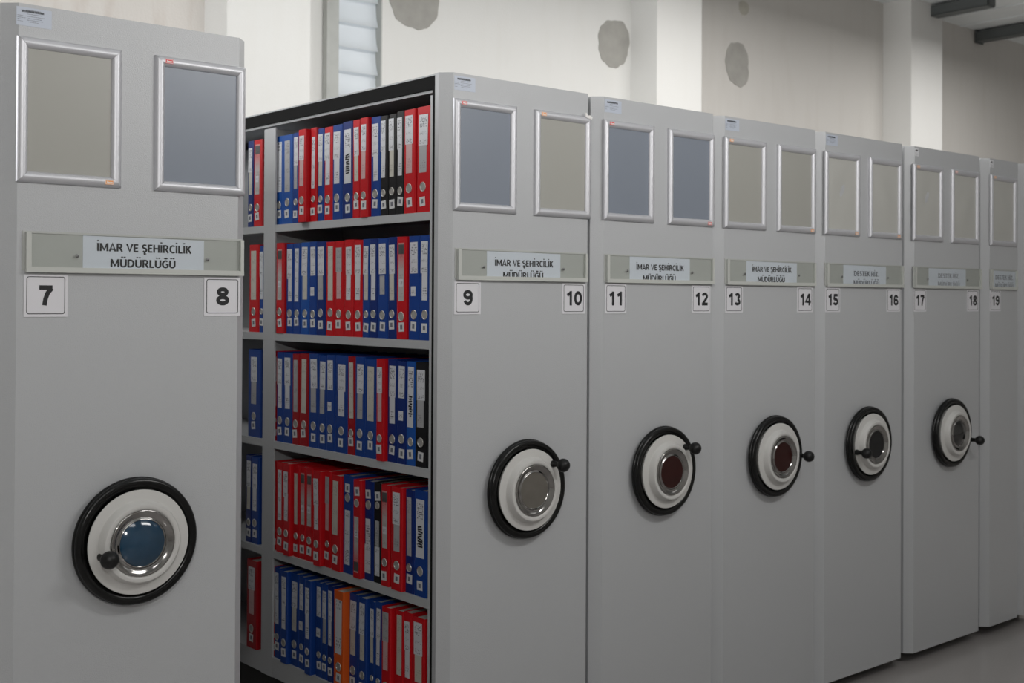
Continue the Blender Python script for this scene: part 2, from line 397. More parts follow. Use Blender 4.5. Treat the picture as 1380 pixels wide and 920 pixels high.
# louvred window
glow = bpy.data.materials.new('frosted_louvre_glass'); glow.use_nodes = True
nt = glow.node_tree; bs = nt.nodes['Principled BSDF']
bs.inputs['Base Color'].default_value = (0.78, 0.80, 0.82, 1); bs.inputs['Roughness'].default_value = 0.35
tr = nt.nodes.new('ShaderNodeBsdfTranslucent'); tr.inputs[0].default_value = (0.90, 0.92, 0.93, 1)
ms = nt.nodes.new('ShaderNodeMixShader'); ms.inputs[0].default_value = 0.5
nt.links.new(bs.outputs[0], ms.inputs[1]); nt.links.new(tr.outputs[0], ms.inputs[2])
nt.links.new(ms.outputs[0], nt.nodes['Material Output'].inputs[0])
bm = bmesh.new()
box(bm, WX0, WX0 + 0.012, 5.0, 5.1, WZ0, WZ1); box(bm, WX1 - 0.012, WX1, 5.0, 5.1, WZ0, WZ1)
box(bm, WX0, WX1, 5.0, 5.1, WZ0, WZ0 + 0.03); box(bm, WX0, WX1, 5.0, 5.1, WZ1 - 0.03, WZ1)
win = struct('window_1', bm, post_m)
z = WZ0 + 0.04; k = 0
while z < WZ1 - 0.2:
    bm = bmesh.new(); n = 8; hh = 0.205
    # a gently bowed blade whose foot leans out over the one below
    F = []; Bk = []
    for i in range(n + 1):
        t = i / n; y = 5.035 + 0.035 * t + 0.012 * math.sin(math.pi * t)
        F.append((y, z + hh * t))
    fr = [[bm.verts.new((x, y, zz)) for y, zz in F] for x in (WX0 + 0.013, WX1 - 0.013)]
    br = [[bm.verts.new((x, y + 0.006, zz)) for y, zz in F] for x in (WX0 + 0.013, WX1 - 0.013)]
    for i in range(n):
        bm.faces.new((fr[0][i], fr[1][i], fr[1][i + 1], fr[0][i + 1])); bm.faces.new((br[0][i], br[0][i + 1], br[1][i + 1], br[1][i]))
        for s in (0, 1): bm.faces.new((fr[s][i], fr[s][i + 1], br[s][i + 1], br[s][i]))
    bm.faces.new((fr[0][0], br[0][0], br[1][0], fr[1][0])); bm.faces.new((fr[0][n], fr[1][n], br[1][n], br[0][n]))
    finish('louvre_blade', bm, glow, win, smooth=40)
    z += 0.187; k += 1
# cement patches where openings were filled
def patch(cx, cz, rx, rz, m, seed, y=0.006):
    r2 = random.Random(seed); ph = [r2.uniform(0, 6.28) for _ in range(6)]
    pts = []
    for i in range(48):
        a = 2 * math.pi * i / 48
        k = 1 + 0.05 * math.sin(2 * a + ph[0]) + 0.035 * math.sin(3 * a + ph[1]) + 0.02 * math.sin(7 * a + ph[2]) + 0.02 * math.sin(13 * a + ph[3]) + r2.uniform(-.012, .012)
        ca, sa = math.cos(a), math.sin(a)
        e = (abs(ca) ** 2.4 + abs(sa) ** 2.4) ** (-1 / 2.4)
        pts.append((cx + rx * ca * k * e, cz + rz * sa * k * e))
    bm = bmesh.new(); plate(bm, pts, YW + 0.001, YW - y)
    finish('cement_patch', bm, m, wall)
patch(3.425, 3.97, 0.235, 0.25, cement_m, 1)
patch(5.668, 3.93, 0.20, 0.215, cement_m, 2)
patch(7.445, 3.97, 0.185, 0.215, cement_m, 5)
patch(7.545, 4.56, 0.075, 0.075, cement_pale, 4, 0.003)
# steel channels under the ceiling
def beam(i, x0, x1, y0, y1):
    bm = bmesh.new()
    box(bm, x0, x1, y0, y1, 4.985, 5.0); box(bm, x0, x0 + 0.03, y0, y1, 4.89, 4.985); box(bm, x0, x1, y0, y1, 4.88, 4.895)
    box(bm, x0 - 0.01, x1 + 0.02, y1 - 0.015, y1, 4.86, 5.03); box(bm, x0 - 0.01, x1 + 0.02, y0, y0 + 0.015, 4.90, 5.03)
    struct('trim_%d' % i, bm, beam_m)
beam(5, 10.50, 10.66, 3.93, 4.98)
beam(6, 12.15, 12.31, 1.9, 4.98)

# ------------------------------------------------------------------ shelving units
D = 0.0315; ZB = 0.03; ZT = 2.25; LEN = 3.16
SHZ = (1.834, 1.443, 1.054, 0.66, 0.277)
POSTS = (1.015, 2.03, 3.06)          # near edge of each upright along the depth
def body(root, w, two_sided=True):
    xl, xr = -D + 0.001, w + D - 0.001
    bm = bmesh.new()
    prism(bm, [(0, 0), (w, 0), (w + D, D), (w + D, 0.05), (-D, 0.05), (-D, D)], ZB, ZT)
    finish('end_panel', bm, paint, root, bevel=0.0012)
    # roof: sheet with a folded lip
    bm = bmesh.new()
    box(bm, xl + 0.004, xr - 0.004, 0.0505, LEN, 2.236, ZT)
    box(bm, xl + 0.007, xl + 0.014, 0.074, LEN, 2.195, 2.2035); box(bm, xr - 0.014, xr - 0.007, 0.074, LEN, 2.195, 2.2035)
    finish('roof', bm, shelf_paint, root)
    bm = bmesh.new()
    for a, b in ((xl, xl + 0.012), (xr - 0.012, xr)):
        box(bm, a, b, 0.0505, LEN, 2.204, 2.244)
        box(bm, a, b, 0.0505, 0.062, 0.06, 2.204)
    finish('gasket', bm, rubber, root)
    # uprights
    def upright(y0, y1, panel):
        bm = bmesh.new()
        for a, b in ((xl, xl + 0.0065), (xr - 0.0065, xr)):
            if b - a > 0.0: box(bm, a, b, y0, y1, 0.205, 2.186)
        box(bm, xl + 0.0085, xr - 0.0085, panel - 0.004, panel + 0.004, 0.205, 2.186)
        return finish('upright', bm, shelf_paint, root)
    upright(0.063, 0.074, 0.067)
    for y in POSTS: upright(y, y + 0.082, y + 0.041)
    # dividing sheet down the middle
    bm = bmesh.new()
    if two_sided: box(bm, w / 2 - 0.002, w / 2 + 0.002, 0.075, LEN - 0.02, 0.205, 2.2)
    else: box(bm, xr - 0.012, xr - 0.0095, 0.075, LEN - 0.02, 0.205, 2.2)
    finish('dividing_sheet', bm, shelf_paint, root)
    # shelves
    starts = (0.0745,) + tuple(y + 0.0825 for y in POSTS[:-1]); ends = POSTS
    sides = ((xl + 0.0005, w / 2 - 0.0025), (w / 2 + 0.0025, xr - 0.0005)) if two_sided else ((xl + 0.0005, xr - 0.013),)
    for zz in SHZ:
        for si, (a, b) in enumerate(sides):
            for s, e in zip(starts, ends):
                lip = 0.026 if zz > 0.3 else 0.070
                bm = bmesh.new()
                front = a if (si == 0) else b
                inn = 1 if si == 0 else -1
                # tray: top sheet plus folded lip, notched behind the posts
                box(bm, *sorted((front + inn * 0.0095, b if si == 0 else a)), s - 0.035, e + 0.03, zz - 0.004, zz)
                box(bm, *sorted((front, front + inn * 0.0095)), s + 0.0002, e - 0.0002, zz - lip, zz)
                finish('shelf', bm, shelf_paint, root)
    bm = bmesh.new()
    for y in (0.12, 1.05, 2.05, 2.95): box(bm, xl + 0.05, xr - 0.05, y, y + 0.09, 0.02, 0.2)
    box(bm, xl + 0.03, xr - 0.03, 0.06, LEN, 0.10, 0.204)
    for y in (0.16, 1.09, 2.09, 2.99):
        for x in (xl + 0.09, xr - 0.11): box(bm, x, x + 0.02, y - 0.03, y + 0.05, -0.018, 0.06)
    finish('carriage', bm, carriage_m, root)
    bm = bmesh.new(); box(bm, xl + 0.01, xr - 0.01, LEN, LEN + 0.02, 0.205, ZT); finish('rear_panel', bm, shelf_paint, root)

def snap_frame(root, x0, sheet, logo=None, width=0.247, z0=1.836, z1=2.173, torn=False):
    prof = [(0, 0.0), (0.0003, 0.0055), (0.003, 0.0095), (0.007, 0.0122), (0.012, 0.0135), (0.0165, 0.0128), (0.0205, 0.0105), (0.0238, 0.007), (0.0255, 0.0035), (0.0256, 0.001)]
    bm = bmesh.new()
    def corners(o): return [(x0 + o, z0 + o), (x0 + width - o, z0 + o), (x0 + width - o, z1 - o), (x0 + o, z1 - o)]
    for k in range(4):
        rows = []
        for o, p in prof:
            c = corners(o); a, b = Vector(c[k]), Vector(c[(k + 1) % 4]); d = (b - a).normalized() * 0.0004
            a = a + d; b = b - d
            rows.append((bm.verts.new((a.x, -p, a.y)), bm.verts.new((b.x, -p, b.y))))
        for (a, b), (c, d) in zip(rows, rows[1:]):
            f = bm.faces.new((a, b, d, c)); f.smooth = True
    fr = finish('snap_frame', bm, alu, root, recalc=False)
    bm = bmesh.new(); a, c, e, g = x0 + 0.02, x0 + width - 0.02, z0 + 0.02, z1 - 0.02
    if sheet is sheet_pale:      # loose sheet that bows and creases behind its cover
        r3 = random.Random(int((x0 + root.location.x) * 1000)); p1, p2, p3 = (r3.uniform(0, 6.28) for _ in range(3))
        NX, NZ = 14, 20; gv = []
        for i in range(NX + 1):
            for k in range(NZ + 1):
                s, t = i / NX, k / NZ; m = math.sin(math.pi * s) * math.sin(math.pi * t)
                y = -0.0012 - 0.004 * m * (0.5 + 0.5 * math.sin(3.2 * s + 1.5 * t + p1)) - 0.0015 * m * math.sin(7 * s + 4 * math.sin(2.2 * t + p2) + p3)
                gv.append(bm.verts.new((a + (c - a) * s, y, e + (g - e) * t)))
        for i in range(NX):
            for k in range(NZ):
                q = i * (NZ + 1) + k; f = bm.faces.new((gv[q], gv[q + NZ + 1], gv[q + NZ + 2], gv[q + 1])); f.smooth = True
    else: plate(bm, [(a, e), (c, e), (c, g), (a, g)], -0.0006, -0.0022)
    finish('backing_sheet', bm, sheet, fr)
    if logo:
        col, where = logo
        lx = x0 + 0.022 if where == 'TL' else x0 + width - 0.043
        lz = z1 - 0.0185 if where == 'TL' else z0 + 0.006
        bm = bmesh.new(); y = -0.0136
        plate(bm, rrect(lx, lx + 0.022, lz, lz + 0.0115, 0.002, 3), -0.011, y, 0)
        ringplate(bm, rrect(lx + .0008, lx + 0.0212, lz + .0008, lz + 0.0107, 0.002, 3), rrect(lx + .0018, lx + 0.0202, lz + .0018, lz + 0.0097, 0.0015, 3), y, y - 0.0002, 1)
        # white swoosh and bar
        plate(bm, [(lx + .004, lz + .006), (lx + .007, lz + .003), (lx + .0185, lz + .0035), (lx + .0185, lz + .0065), (lx + .0085, lz + .0062), (lx + .0065, lz + .009)], y, y - 0.0002, 1)
        finish('logo_sticker', bm, [col, white_ink], fr)
    if torn:
        bm = bmesh.new(); x = x0 + width
        plate(bm, [(x - .032, z1 - .004), (x - .004, z1 - .010), (x - .001, z1 - .002), (x - .014, z1 + .004), (x - .020, z1 + .002), (x - .028, z1 + .010), (x - .034, z1 + .011)], -0.0115, -0.0142)
        finish('torn_paper', bm, white_ink, fr)['label'] = 'torn white paper scrap'
clear = bpy.data.materials.new('clear_acrylic'); clear.use_nodes = True
nt = clear.node_tree; nt.nodes.remove(nt.nodes['Principled BSDF'])
tr = nt.nodes.new('ShaderNodeBsdfTransparent'); tr.inputs[0].default_value = (0.97, 0.975, 0.97, 1)
gl = nt.nodes.new('ShaderNodeBsdfGlossy'); gl.inputs['Roughness'].default_value = 0.12
fz = nt.nodes.new('ShaderNodeLayerWeight'); fz.inputs[0].default_value = 0.5
pw = nt.nodes.new('ShaderNodeMath'); pw.operation = 'POWER'; pw.inputs[1].default_value = 4.0
nt.links.new(fz.outputs['Facing'], pw.inputs[0])
sc = nt.nodes.new('ShaderNodeMath'); sc.operation = 'MULTIPLY_ADD'; sc.inputs[1].default_value = 0.6; sc.inputs[2].default_value = 0.03
nt.links.new(pw.outputs[0], sc.inputs[0])
ms = nt.nodes.new('ShaderNodeMixShader')
nt.links.new(sc.outputs[0], ms.inputs[0]); nt.links.new(tr.outputs[0], ms.inputs[1]); nt.links.new(gl.outputs[0], ms.inputs[2])
nt.links.new(ms.outputs[0], nt.nodes['Material Output'].inputs[0])

def name_holder(root, x0, width, p0, p1, lines, inkm, drop):
    x1 = x0 + width; z0, z1 = 1.6275, 1.7235
    bm = bmesh.new()
    plate(bm, [(x0 - 0.006, z0 + 0.004), (x1, z0 + 0.004), (x1, z1), (x0 - 0.006, z1)], 0.0005, -0.002, 1)
    box(bm, x0, x0 + 0.012, -0.012, -0.002, z0 + 0.0126, z1 - 0.003)
    box(bm, x1 - 0.009, x1, -0.012, -0.002, z0 + 0.0126, z1 - 0.003)
    box(bm, x0, x1, -0.013, -0.002, z0, z0 + 0.0125)
    box(bm, x0 + 0.012, x1 - 0.009, -0.0045, -0.002, z1 - 0.005, z1 - 0.002, 1)
    hd = finish('name_holder', bm, [holder_m, recess_m], root)
    bm = bmesh.new(); plate(bm, [(p0, z0 + 0.0128 - 0.008), (p1, z0 + 0.0118 - 0.008), (p1, 1.716), (p0, 1.7175)], -0.0021, -0.0027)
    finish('paper_label', bm, paper_m, hd)
    bm = bmesh.new(); c = (p0 + p1) / 2
    for s, wd, zb, dx, capn in lines: text_bm(bm, s, c + dx - wd / 2, c + dx + wd / 2, zb - drop, capn, -0.0030, 0.195 if inkm is ink else 0.17, inkm is not ink)
    finish('lettering', bm, inkm, hd)
    bm = bmesh.new(); plate(bm, [(x0 + 0.0125, z0 + 0.013), (x1 - 0.0095, z0 + 0.013), (x1 - 0.0095, z1 - 0.006), (x0 + 0.0125, z1 - 0.006)], -0.0068, -0.0085)
    finish('clear_cover', bm, clear, hd)
    if width > 0.4:
        for sx in (p0 - 0.0155, p1 + 0.008):
            bm = bmesh.new(); lathe(bm, [(0.0045, 0.0086), (0.0042, 0.0096), (0.0025, 0.0102), (0, 0.0103)], sx, 1.668, 14)
            finish('screw', bm, screw_m, hd)
def number_plate(root, x0, s, hgt=0.047):
    z0, z1 = 1.5235, 1.6225; w = 0.101
    bm = bmesh.new(); plate(bm, rrect(x0, x0 + w, z0, z1, 0.001, 2), 0, -0.0018)
    pl = finish('number_plate', bm, plate_m, root)
    bm = bmesh.new()
    ringplate(bm, rrect(x0 + .006, x0 + w - .006, z0 + .0065, z1 - .0045, 0.006), rrect(x0 + .0078, x0 + w - .0078, z0 + .0083, z1 - .0063, 0.0045), -0.0018, -0.0021)
    finish('border_line', bm, ink, pl)
    bm = bmesh.new(); numerals(bm, s, x0 + w / 2, (z0 + z1) / 2 - hgt / 2 + .001, hgt, -0.0021, 1.0 if len(s) == 1 else 0.98)
    finish('numeral', bm, ink, pl)
def asset_sticker(root, x0, white=False):
    bm = bmesh.new(); w = 0.03 if white else 0.080
    z1 = 2.2415; z0 = z1 - (0.034 if white else 0.043)
    plate(bm, [(x0, z0), (x0 + w, z0), (x0 + w, z1), (x0, z1)], 0, -0.0006)
    st = finish('inventory_sticker', bm, sticker_w if white else sticker_m, root)
    bm = bmesh.new(); r2 = random.Random(int(x0 * 1e4) + 3)
    k = w / 0.080
    x = x0 + 0.011 * k
    while x < x0 + 0.062 * k:
        d = r2.uniform(0.0006, 0.0022); box(bm, x, min(x + d, x0 + .063 * k), -0.0008, -0.0006, z1 - 0.0115, z1 - 0.0065); x += d + r2.uniform(0.0003, 0.0008)
    for zz, a, b in ((.0052, .02, .052), (.0145, .022, .055), (.0195, .0, .012), (.0195, .022, .062), (.024, .0, .016), (.0245, .024, .056), (.028, .0, .008), (.0285, .022, .057), (.0325, .0, .01), (.0325, .024, .045)):
        x = x0 + 0.002 + a * k
        while x < x0 + 0.002 + b * k:
            d = r2.uniform(0.002, 0.005); box(bm, x, x + d, -0.0008, -0.0006, z1 - zz - 0.0010, z1 - zz, 1); x += d + 0.001
    finish('barcode', bm, [ink, ink_soft], st)
def handwheel(root, cx, cz, ang, cap, dome=False, rb=0.118):
    e = bmesh.new()
    lathe(e, [(0.128, 0.010), (0.146, 0.009), (0.1535, 0.0115), (0.156, 0.016), (0.1555, 0.020), (0.1525, 0.0222), (0.1525, 0.024), (0.1535, 0.027), (0.1525, 0.032), (0.148, 0.0355), (0.141, 0.0362), (0.135, 0.0345), (0.1305, 0.031), (0.1285, 0.024)], cx, cz, 64, close=True)
    lathe(e, [(0.0, 0.013), (0.128, 0.013), ], cx, cz, 64)
    lathe(e, [(0.03, 0.0), (0.03, 0.013)], cx, cz, 32)
    hw = finish('handwheel', e, wheel_black, root, smooth=50)
    bm = bmesh.new()
    lathe(bm, [(0.0, 0.022), (0.119, 0.022), (0.1255, 0.0345), (0.1268, 0.0375), (0.1262, 0.0395), (0.123, 0.0403), (0.106, 0.0405), (0.1025, 0.0415), (0.1000, 0.0470), (0.0980, 0.0560), (0.0935, 0.0625), (0.087, 0.0640), (0.0812, 0.0612), (0.0800, 0.0590), (0.0800, 0.050)], cx, cz, 64)
    finish('wheel_disc', bm, wheel_white, hw, smooth=40)
    bm = bmesh.new()
    lathe(bm, [(0.0802, 0.0590), (0.0802, 0.0625), (0.0785, 0.0638), (0.0755, 0.0632), (0.068, 0.0585), (0.0625, 0.0555), (0.0610, 0.0560), (0.0595, 0.0585), (0.0572, 0.0592), (0.0555, 0.0575)], cx, cz, 56)
    finish('chrome_ring', bm, chrome, hw, smooth=50)
    bm = bmesh.new()
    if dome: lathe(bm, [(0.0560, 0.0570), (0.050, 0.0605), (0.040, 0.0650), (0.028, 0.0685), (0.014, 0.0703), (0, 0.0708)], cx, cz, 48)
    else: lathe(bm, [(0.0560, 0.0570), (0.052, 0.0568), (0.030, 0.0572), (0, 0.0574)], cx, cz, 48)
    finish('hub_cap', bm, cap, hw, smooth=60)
    a = math.radians(ang); kx, kz = cx + rb * math.cos(a), cz + rb * math.sin(a)
    bm = bmesh.new(); n = 12
    prof = [(0.0115, 0.038), (0.0115, 0.044), (0.0095, 0.050), (0.0085, 0.062), (0.0092, 0.070)]
    R0 = 0.0215; pc = 0.0885
    for i in range(n + 1):
        t = math.radians(-62 + (90 + 62) * i / n); prof.append((max(R0 * math.cos(t), 0), pc + R0 * math.sin(t)))
    lathe(bm, [(0, 0.038)] + prof, kx, kz, 28)
    finish('crank_knob', bm, knob_black, hw, smooth=50)

L1 = 'İMAR VE ŞEHİRCİLİK'; L2 = 'MÜDÜRLÜĞÜ'
IM = [(L1, 0.243, 1.6815, 0.0, 0.0195), (L2, 0.168, 1.6435, -0.004, 0.0195)]
DS = [('DESTEK HİZ.', 0.185, 1.6815, 0.012, 0.020), (L2, 0.190, 1.6430, 0.012, 0.020)]
red, ora, pnk = red_logo, orange_logo, pink_logo
UNITS = [
 # key, X, width, nums, (left plate x, right plate x), holder x, width, paper, lines, ink, drop, frames, wheel
 dict(n=(7, 8), X=-1.2624, px=(0.016, 0.464), hx=0.018, hw=0.552, pp=(0.152, 0.462), li=IM, ink=ink, drop=0.0, fr=[(-.004, sheet_beige, (ora, 'BR')), (0.3275, sheet_blue, (red, 'TL'))], st=-0.005, wheel=(-166, cap_blue_refl, True, .096), label='nearest light grey mobile shelving unit, numbered 7 and 8, left of the open aisle'),
 dict(n=(9, 10), X=0.0, px=(0.0065, 0.446), hx=0.014, hw=0.536, pp=(0.130, 0.436), li=IM, ink=ink, drop=0.0085, fr=[(-0.001, sheet_blue, (red, 'TL')), (0.3205, sheet_beige, (ora, 'TL'))], st=0.003, wheel=(38.4, cap_steel, False, .118), torn=True, label='light grey mobile shelving unit numbered 9 and 10, its open side full of binders'),
 dict(n=(11, 12), X=0.632, px=(0.0085, 0.444), hx=0.009, hw=0.547, pp=(0.124, 0.431), li=IM, ink=ink, drop=0.0085, fr=[(-0.006, sheet_blue, (red, 'TL')), (0.313, sheet_blue, (red, 'BR'))], st=0.003, wheel=(42.5, cap_red, False, .115), label='light grey mobile shelving unit numbered 11 and 12, with dark red wheel hub'),
 dict(n=(13, 14), X=1.2562, px=(0.005, 0.441), hx=0.007, hw=0.545, pp=(0.125, 0.436), li=IM, ink=ink, drop=0.003, fr=[(-0.008, sheet_beige, (ora, 'TL')), (0.308, sheet_beige, (ora, 'BR'))], st=0.003, wheel=(-2, cap_red, False, .118), label='light grey mobile shelving unit numbered 13 and 14, wheel knob pointing right'),
 dict(n=(15, 16), X=1.8832, px=(0.0, 0.442), hx=0.001, hw=0.558, pp=(0.122, 0.433), li=DS, ink=ink_blue, drop=0.0085, fr=[(-0.013, sheet_pale, (ora, 'BR')), (0.302, sheet_pale, (ora, 'BR'))], st=0.003, wheel=(-168.5, cap_black, False, .121), label='light grey mobile shelving unit numbered 15 and 16, knob lying across black hub'),
 dict(n=(17, 18), X=2.5424, px=(-0.006, 0.448), hx=-0.008, hw=0.574, pp=(0.114, 0.433), li=DS, ink=ink_pale, drop=0.0065, fr=[(-0.020, sheet_pale, (ora, 'TL')), (0.300, sheet_pale, (pnk, 'TL'))], st=0.002, wheel=(-17, cap_dark, True, .130), white=True, label='light grey mobile shelving unit numbered 17 and 18, with crumpled sheets in frames'),
 dict(n=(19,), X=3.2006, w=0.270, px=(0.0, None), hx=0.003, hw=0.249, pp=(0.030, 0.243), li=[('DESTEK HİZ.', 0.175, 1.6815, 0.0, 0.020), (L2, 0.180, 1.6430, 0.0, 0.020)], ink=ink_soft, drop=0.0065, fr=[(-0.006, sheet_pale, (ora, 'TL'))], st=0.000, white=True, label='narrow light grey shelving unit numbered 19, near the right edge'),
 dict(n=(), X=3.5360, w=0.270, label='light grey shelving unit at the far right edge, only its corner in view'),
]
for u in UNITS:
    w = u.get('w', 0.558)
    root = thing('mobile_shelving_unit', u['label'], 'shelving unit', (u['X'], 0, 0), 'mobile shelving units in the row')
    body(root, w, w > 0.4)
    if not u['n']: continue
    for i, n in enumerate(u['n']): number_plate(root, u['px'][i], str(n))
    name_holder(root, u['hx'], u['hw'], u['pp'][0], u['pp'][1], u['li'], u['ink'], u['drop'])
    for i, (fx, sh, lg) in enumerate(u['fr']): snap_frame(root, fx, sh, lg, width=0.247 if w > .4 else 0.255, torn=(u.get('torn') and i == 1))
    asset_sticker(root, u['st'], u.get('white', False))
    if 'wheel' in u:
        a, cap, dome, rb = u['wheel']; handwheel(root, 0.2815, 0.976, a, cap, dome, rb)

# ------------------------------------------------------------------ lever arch binders
def quad_uv(bm, lay, x, y0, y1, z0, z1, v0=0.0, v1=1.0, rot=0.0, mi=0, flip=False, th=0.0004):
    """small sheet on a spine that faces -X; y1 is the left edge as seen"""
    cy, cz = (y0 + y1) / 2, (z0 + z1) / 2; c, s = math.cos(rot), math.sin(rot)
    P = []
    for (y, z) in ((y1, z0), (y0, z0), (y0, z1), (y1, z1)):
        dy, dz = y - cy, z - cz; P.append((cy + dy * c - dz * s, cz + dy * s + dz * c))
    vs = [bm.verts.new((x - th, y, z)) for y, z in P]; bk = [bm.verts.new((x, y, z)) for y, z in P]
    f = bm.faces.new(vs); f.material_index = mi
    for l, uv in zip(f.loops, ((0, v0), (1, v0), (1, v1), (0, v1))): l[lay].uv = (uv[0], 1 - uv[1]) if flip else uv
    for i in range(4):
        g = bm.faces.new((vs[i], bk[i], bk[(i + 1) % 4], vs[(i + 1) % 4])); g.material_index = mi
BH = 0.322; BD = 0.283
ORD = ['first', 'second', 'third', 'fourth', 'fifth', 'sixth', 'seventh', 'eighth', 'ninth', 'tenth', 'eleventh', 'twelfth', 'thirteenth', 'fourteenth', 'fifteenth', 'sixteenth', 'seventeenth', 'eighteenth']
SHN = {1: 'top', 2: 'second', 3: 'middle', 4: 'fourth', 5: 'bottom'}
def binder(ck, y0, y1, pro, style, zz, label, group):
    xs = -0.022 - pro; w = y1 - y0; cy = (y0 + y1) / 2
    root = thing('lever_arch_binder', label, 'binder', (xs, cy, zz), group)
    up = 'U' in style and len(style) > 1; st = style[0]
    a, b = -w / 2, w / 2; t = 0.0024
    jig = rnd.uniform(-0.004, 0.003)
    H = BH + jig
    bm = bmesh.new()
    # spine with softly rounded outer corners, and two boards (one folded U in plan)
    r = 0.004
    prism(bm, [(BD, a), (BD, a + t), (t, a + t), (t, b - t), (BD, b - t), (BD, b), (r, b), (r * .3, b - r * .3), (0, b - r), (0, a + r), (r * .3, a + r * .3), (r, a)][::-1], 0, H)
    finish('cover', bm, BM[ck], root)
    bm = bmesh.new(); ph = H - rnd.uniform(0.003, 0.006)
    fill = rnd.uniform(0.75, 1.0) if w > 0.045 else 1.0
    box(bm, 0.012, BD - 0.008, a + t + 0.0006, a + t + 0.0006 + (w - 2 * t - 0.0012) * fill, 0.006, ph)
    finish('page_block', bm, pages_m, root)
    def Z(v): return H - v if up else v
    def zr(p, q): return (p, q) if not up else (H - q, H - p)
    # label(s)
    bm = bmesh.new(); lay = bm.loops.layers.uv.new('UVMap')
    off = rnd.uniform(-0.003, 0.003) + 0.001
    rt = rnd.uniform(-0.02, 0.02)
    lw = min(0.046, w * 0.66)
    mats = [LM['white'], LM['grey'], LM['pink'], LM['cream'], LM['factory'], ink]
    def sheet(z0, z1, wd, mi, v0=0, v1=1, dx=0.0, x=-0.0002, rot=None):
        p, q = zr(z0, z1); quad_uv(bm, lay, x, off + dx - wd / 2, off + dx + wd / 2, p, q, v0, v1, rt if rot is None else rot, mi, up)
    top = 0.303 + rnd.uniform(-0.008, 0.004)
    if st == 'L':
        sheet(0.122, 0.22, lw * 0.82, rnd.choice([0, 1, 3, 0]), 0, 0.34)
        sheet(0.205, top, lw, 0, 0.34, 1, rnd.uniform(-.003, .003), -0.0007, rt + rnd.uniform(-.03, .03))
    elif st == 'S':
        sheet(0.205, top, lw, 0, 0.34, 1)
        sheet(0.135, 0.165, 0.024, 0, 0.0, 0.2, 0.003)
    elif st == 'C':
        sheet(0.115, 0.205, lw * 0.72, 0, 0, 0.34, -0.003); sheet(0.195, top, lw, 0, 0.34, 1, 0, -0.0007)
    elif st == 'N': sheet(0.115, top - .004, lw * 0.80, rnd.choice([1, 0, 3]), 0, 1)
    elif st == 'P': sheet(0.125, top - 0.006, lw * 0.80, 2, 0, 0.5); sheet(0.215, top, lw, rnd.choice([0, 1]), .34, 1, 0, -0.0007)
    elif st == 'E': sheet(0.120, top, lw * 0.86, 3, 0, 1)
    elif st == 'F': sheet(0.120, top, lw * 0.86, 4, 0, 1); sheet(0.165, 0.188, 0.021, 0, 0.0, 0.2, 0, -0.0007)
    elif st == 'W': sheet(0.118, top, lw * 0.98, 0, 0.0, 0.45)
    elif st == 'U': sheet(0.140, 0.20, lw * 0.72, 1, 0, 0.4); sheet(0.205, top, lw, 0, 0.34, 1, 0, -0.0007)
    elif st == 'X':
        sheet(0.118, top, lw, 0, 0.2, 1)
        for i in range(9):   # heavy black handwriting running up the spine
            z = 0.150 + i * 0.0075; q0, q1 = zr(z, z + 0.0052)
            quad_uv(bm, lay, -0.0008, off - lw * .34 + rnd.uniform(0, .006), off + lw * .34 - rnd.uniform(0, .006), q0, q1, 0, 1, rnd.uniform(-.25, .25), 5)
    # square sticker near the foot
    finish('spine_label', bm, mats, root, recalc=False)
    sq = 0.0285 if w > 0.04 else min(0.026, w * .8)
    p, q = zr(0.024 + rnd.uniform(-.006, .006), 0); p = 0.024 + rnd.uniform(-.006, .006)
    zs = Z(p + sq / 2)
    bm = bmesh.new(); lay = bm.loops.layers.uv.new('UVMap'); so = off + rnd.uniform(-.003, .003); rr = rnd.uniform(-.12, .12)
    quad_uv(bm, lay, -0.0002, so - sq / 2, so + sq / 2, zs - sq / 2, zs + sq / 2, 0, 1, rr, 0)
    quad_uv(bm, lay, -0.0007, so - sq * .2, so + sq * .2, zs - sq * .24, zs + sq * .24, 0, 1, rr, 1)
    finish('square_sticker', bm, [sticker_paper, ink_soft], root, recalc=False)
    # finger ring: nickel eyelet with the papers showing inside
    zr0 = Z(0.0745 + rnd.uniform(-.004, .004)); R = min(0.0135, w * 0.27); n = 24
    bm = bmesh.new()
    for mi, prof in ((0, [(R + .0016, 0.0), (R + .0012, .0012), (R, .0016), (R - .0012, .0010), (R - .0016, .0002)]), (1, [(R - .0014, 0.0003), (0, 0.0003)])):
        rings = [[bm.verts.new((-p, off + q * math.cos(2 * math.pi * i / n), zr0 + q * math.sin(2 * math.pi * i / n))) for i in range(n)] if q > 0 else [bm.verts.new((-p, off, zr0))] for q, p in prof]
        for A, B in zip(rings, rings[1:]):
            for i in range(n):
                j = (i + 1) % n
                vs = (A[i], A[j], B[j], B[i]) if len(B) > 1 else (A[i], A[j], B[0])
                f = bm.faces.new(vs); f.material_index = mi; f.smooth = True
    finish('finger_ring', bm, [ring_m, hole_m], root)
sticker_paper = mat('sticker_paper', (0.68, 0.68, 0.68), 0.6)
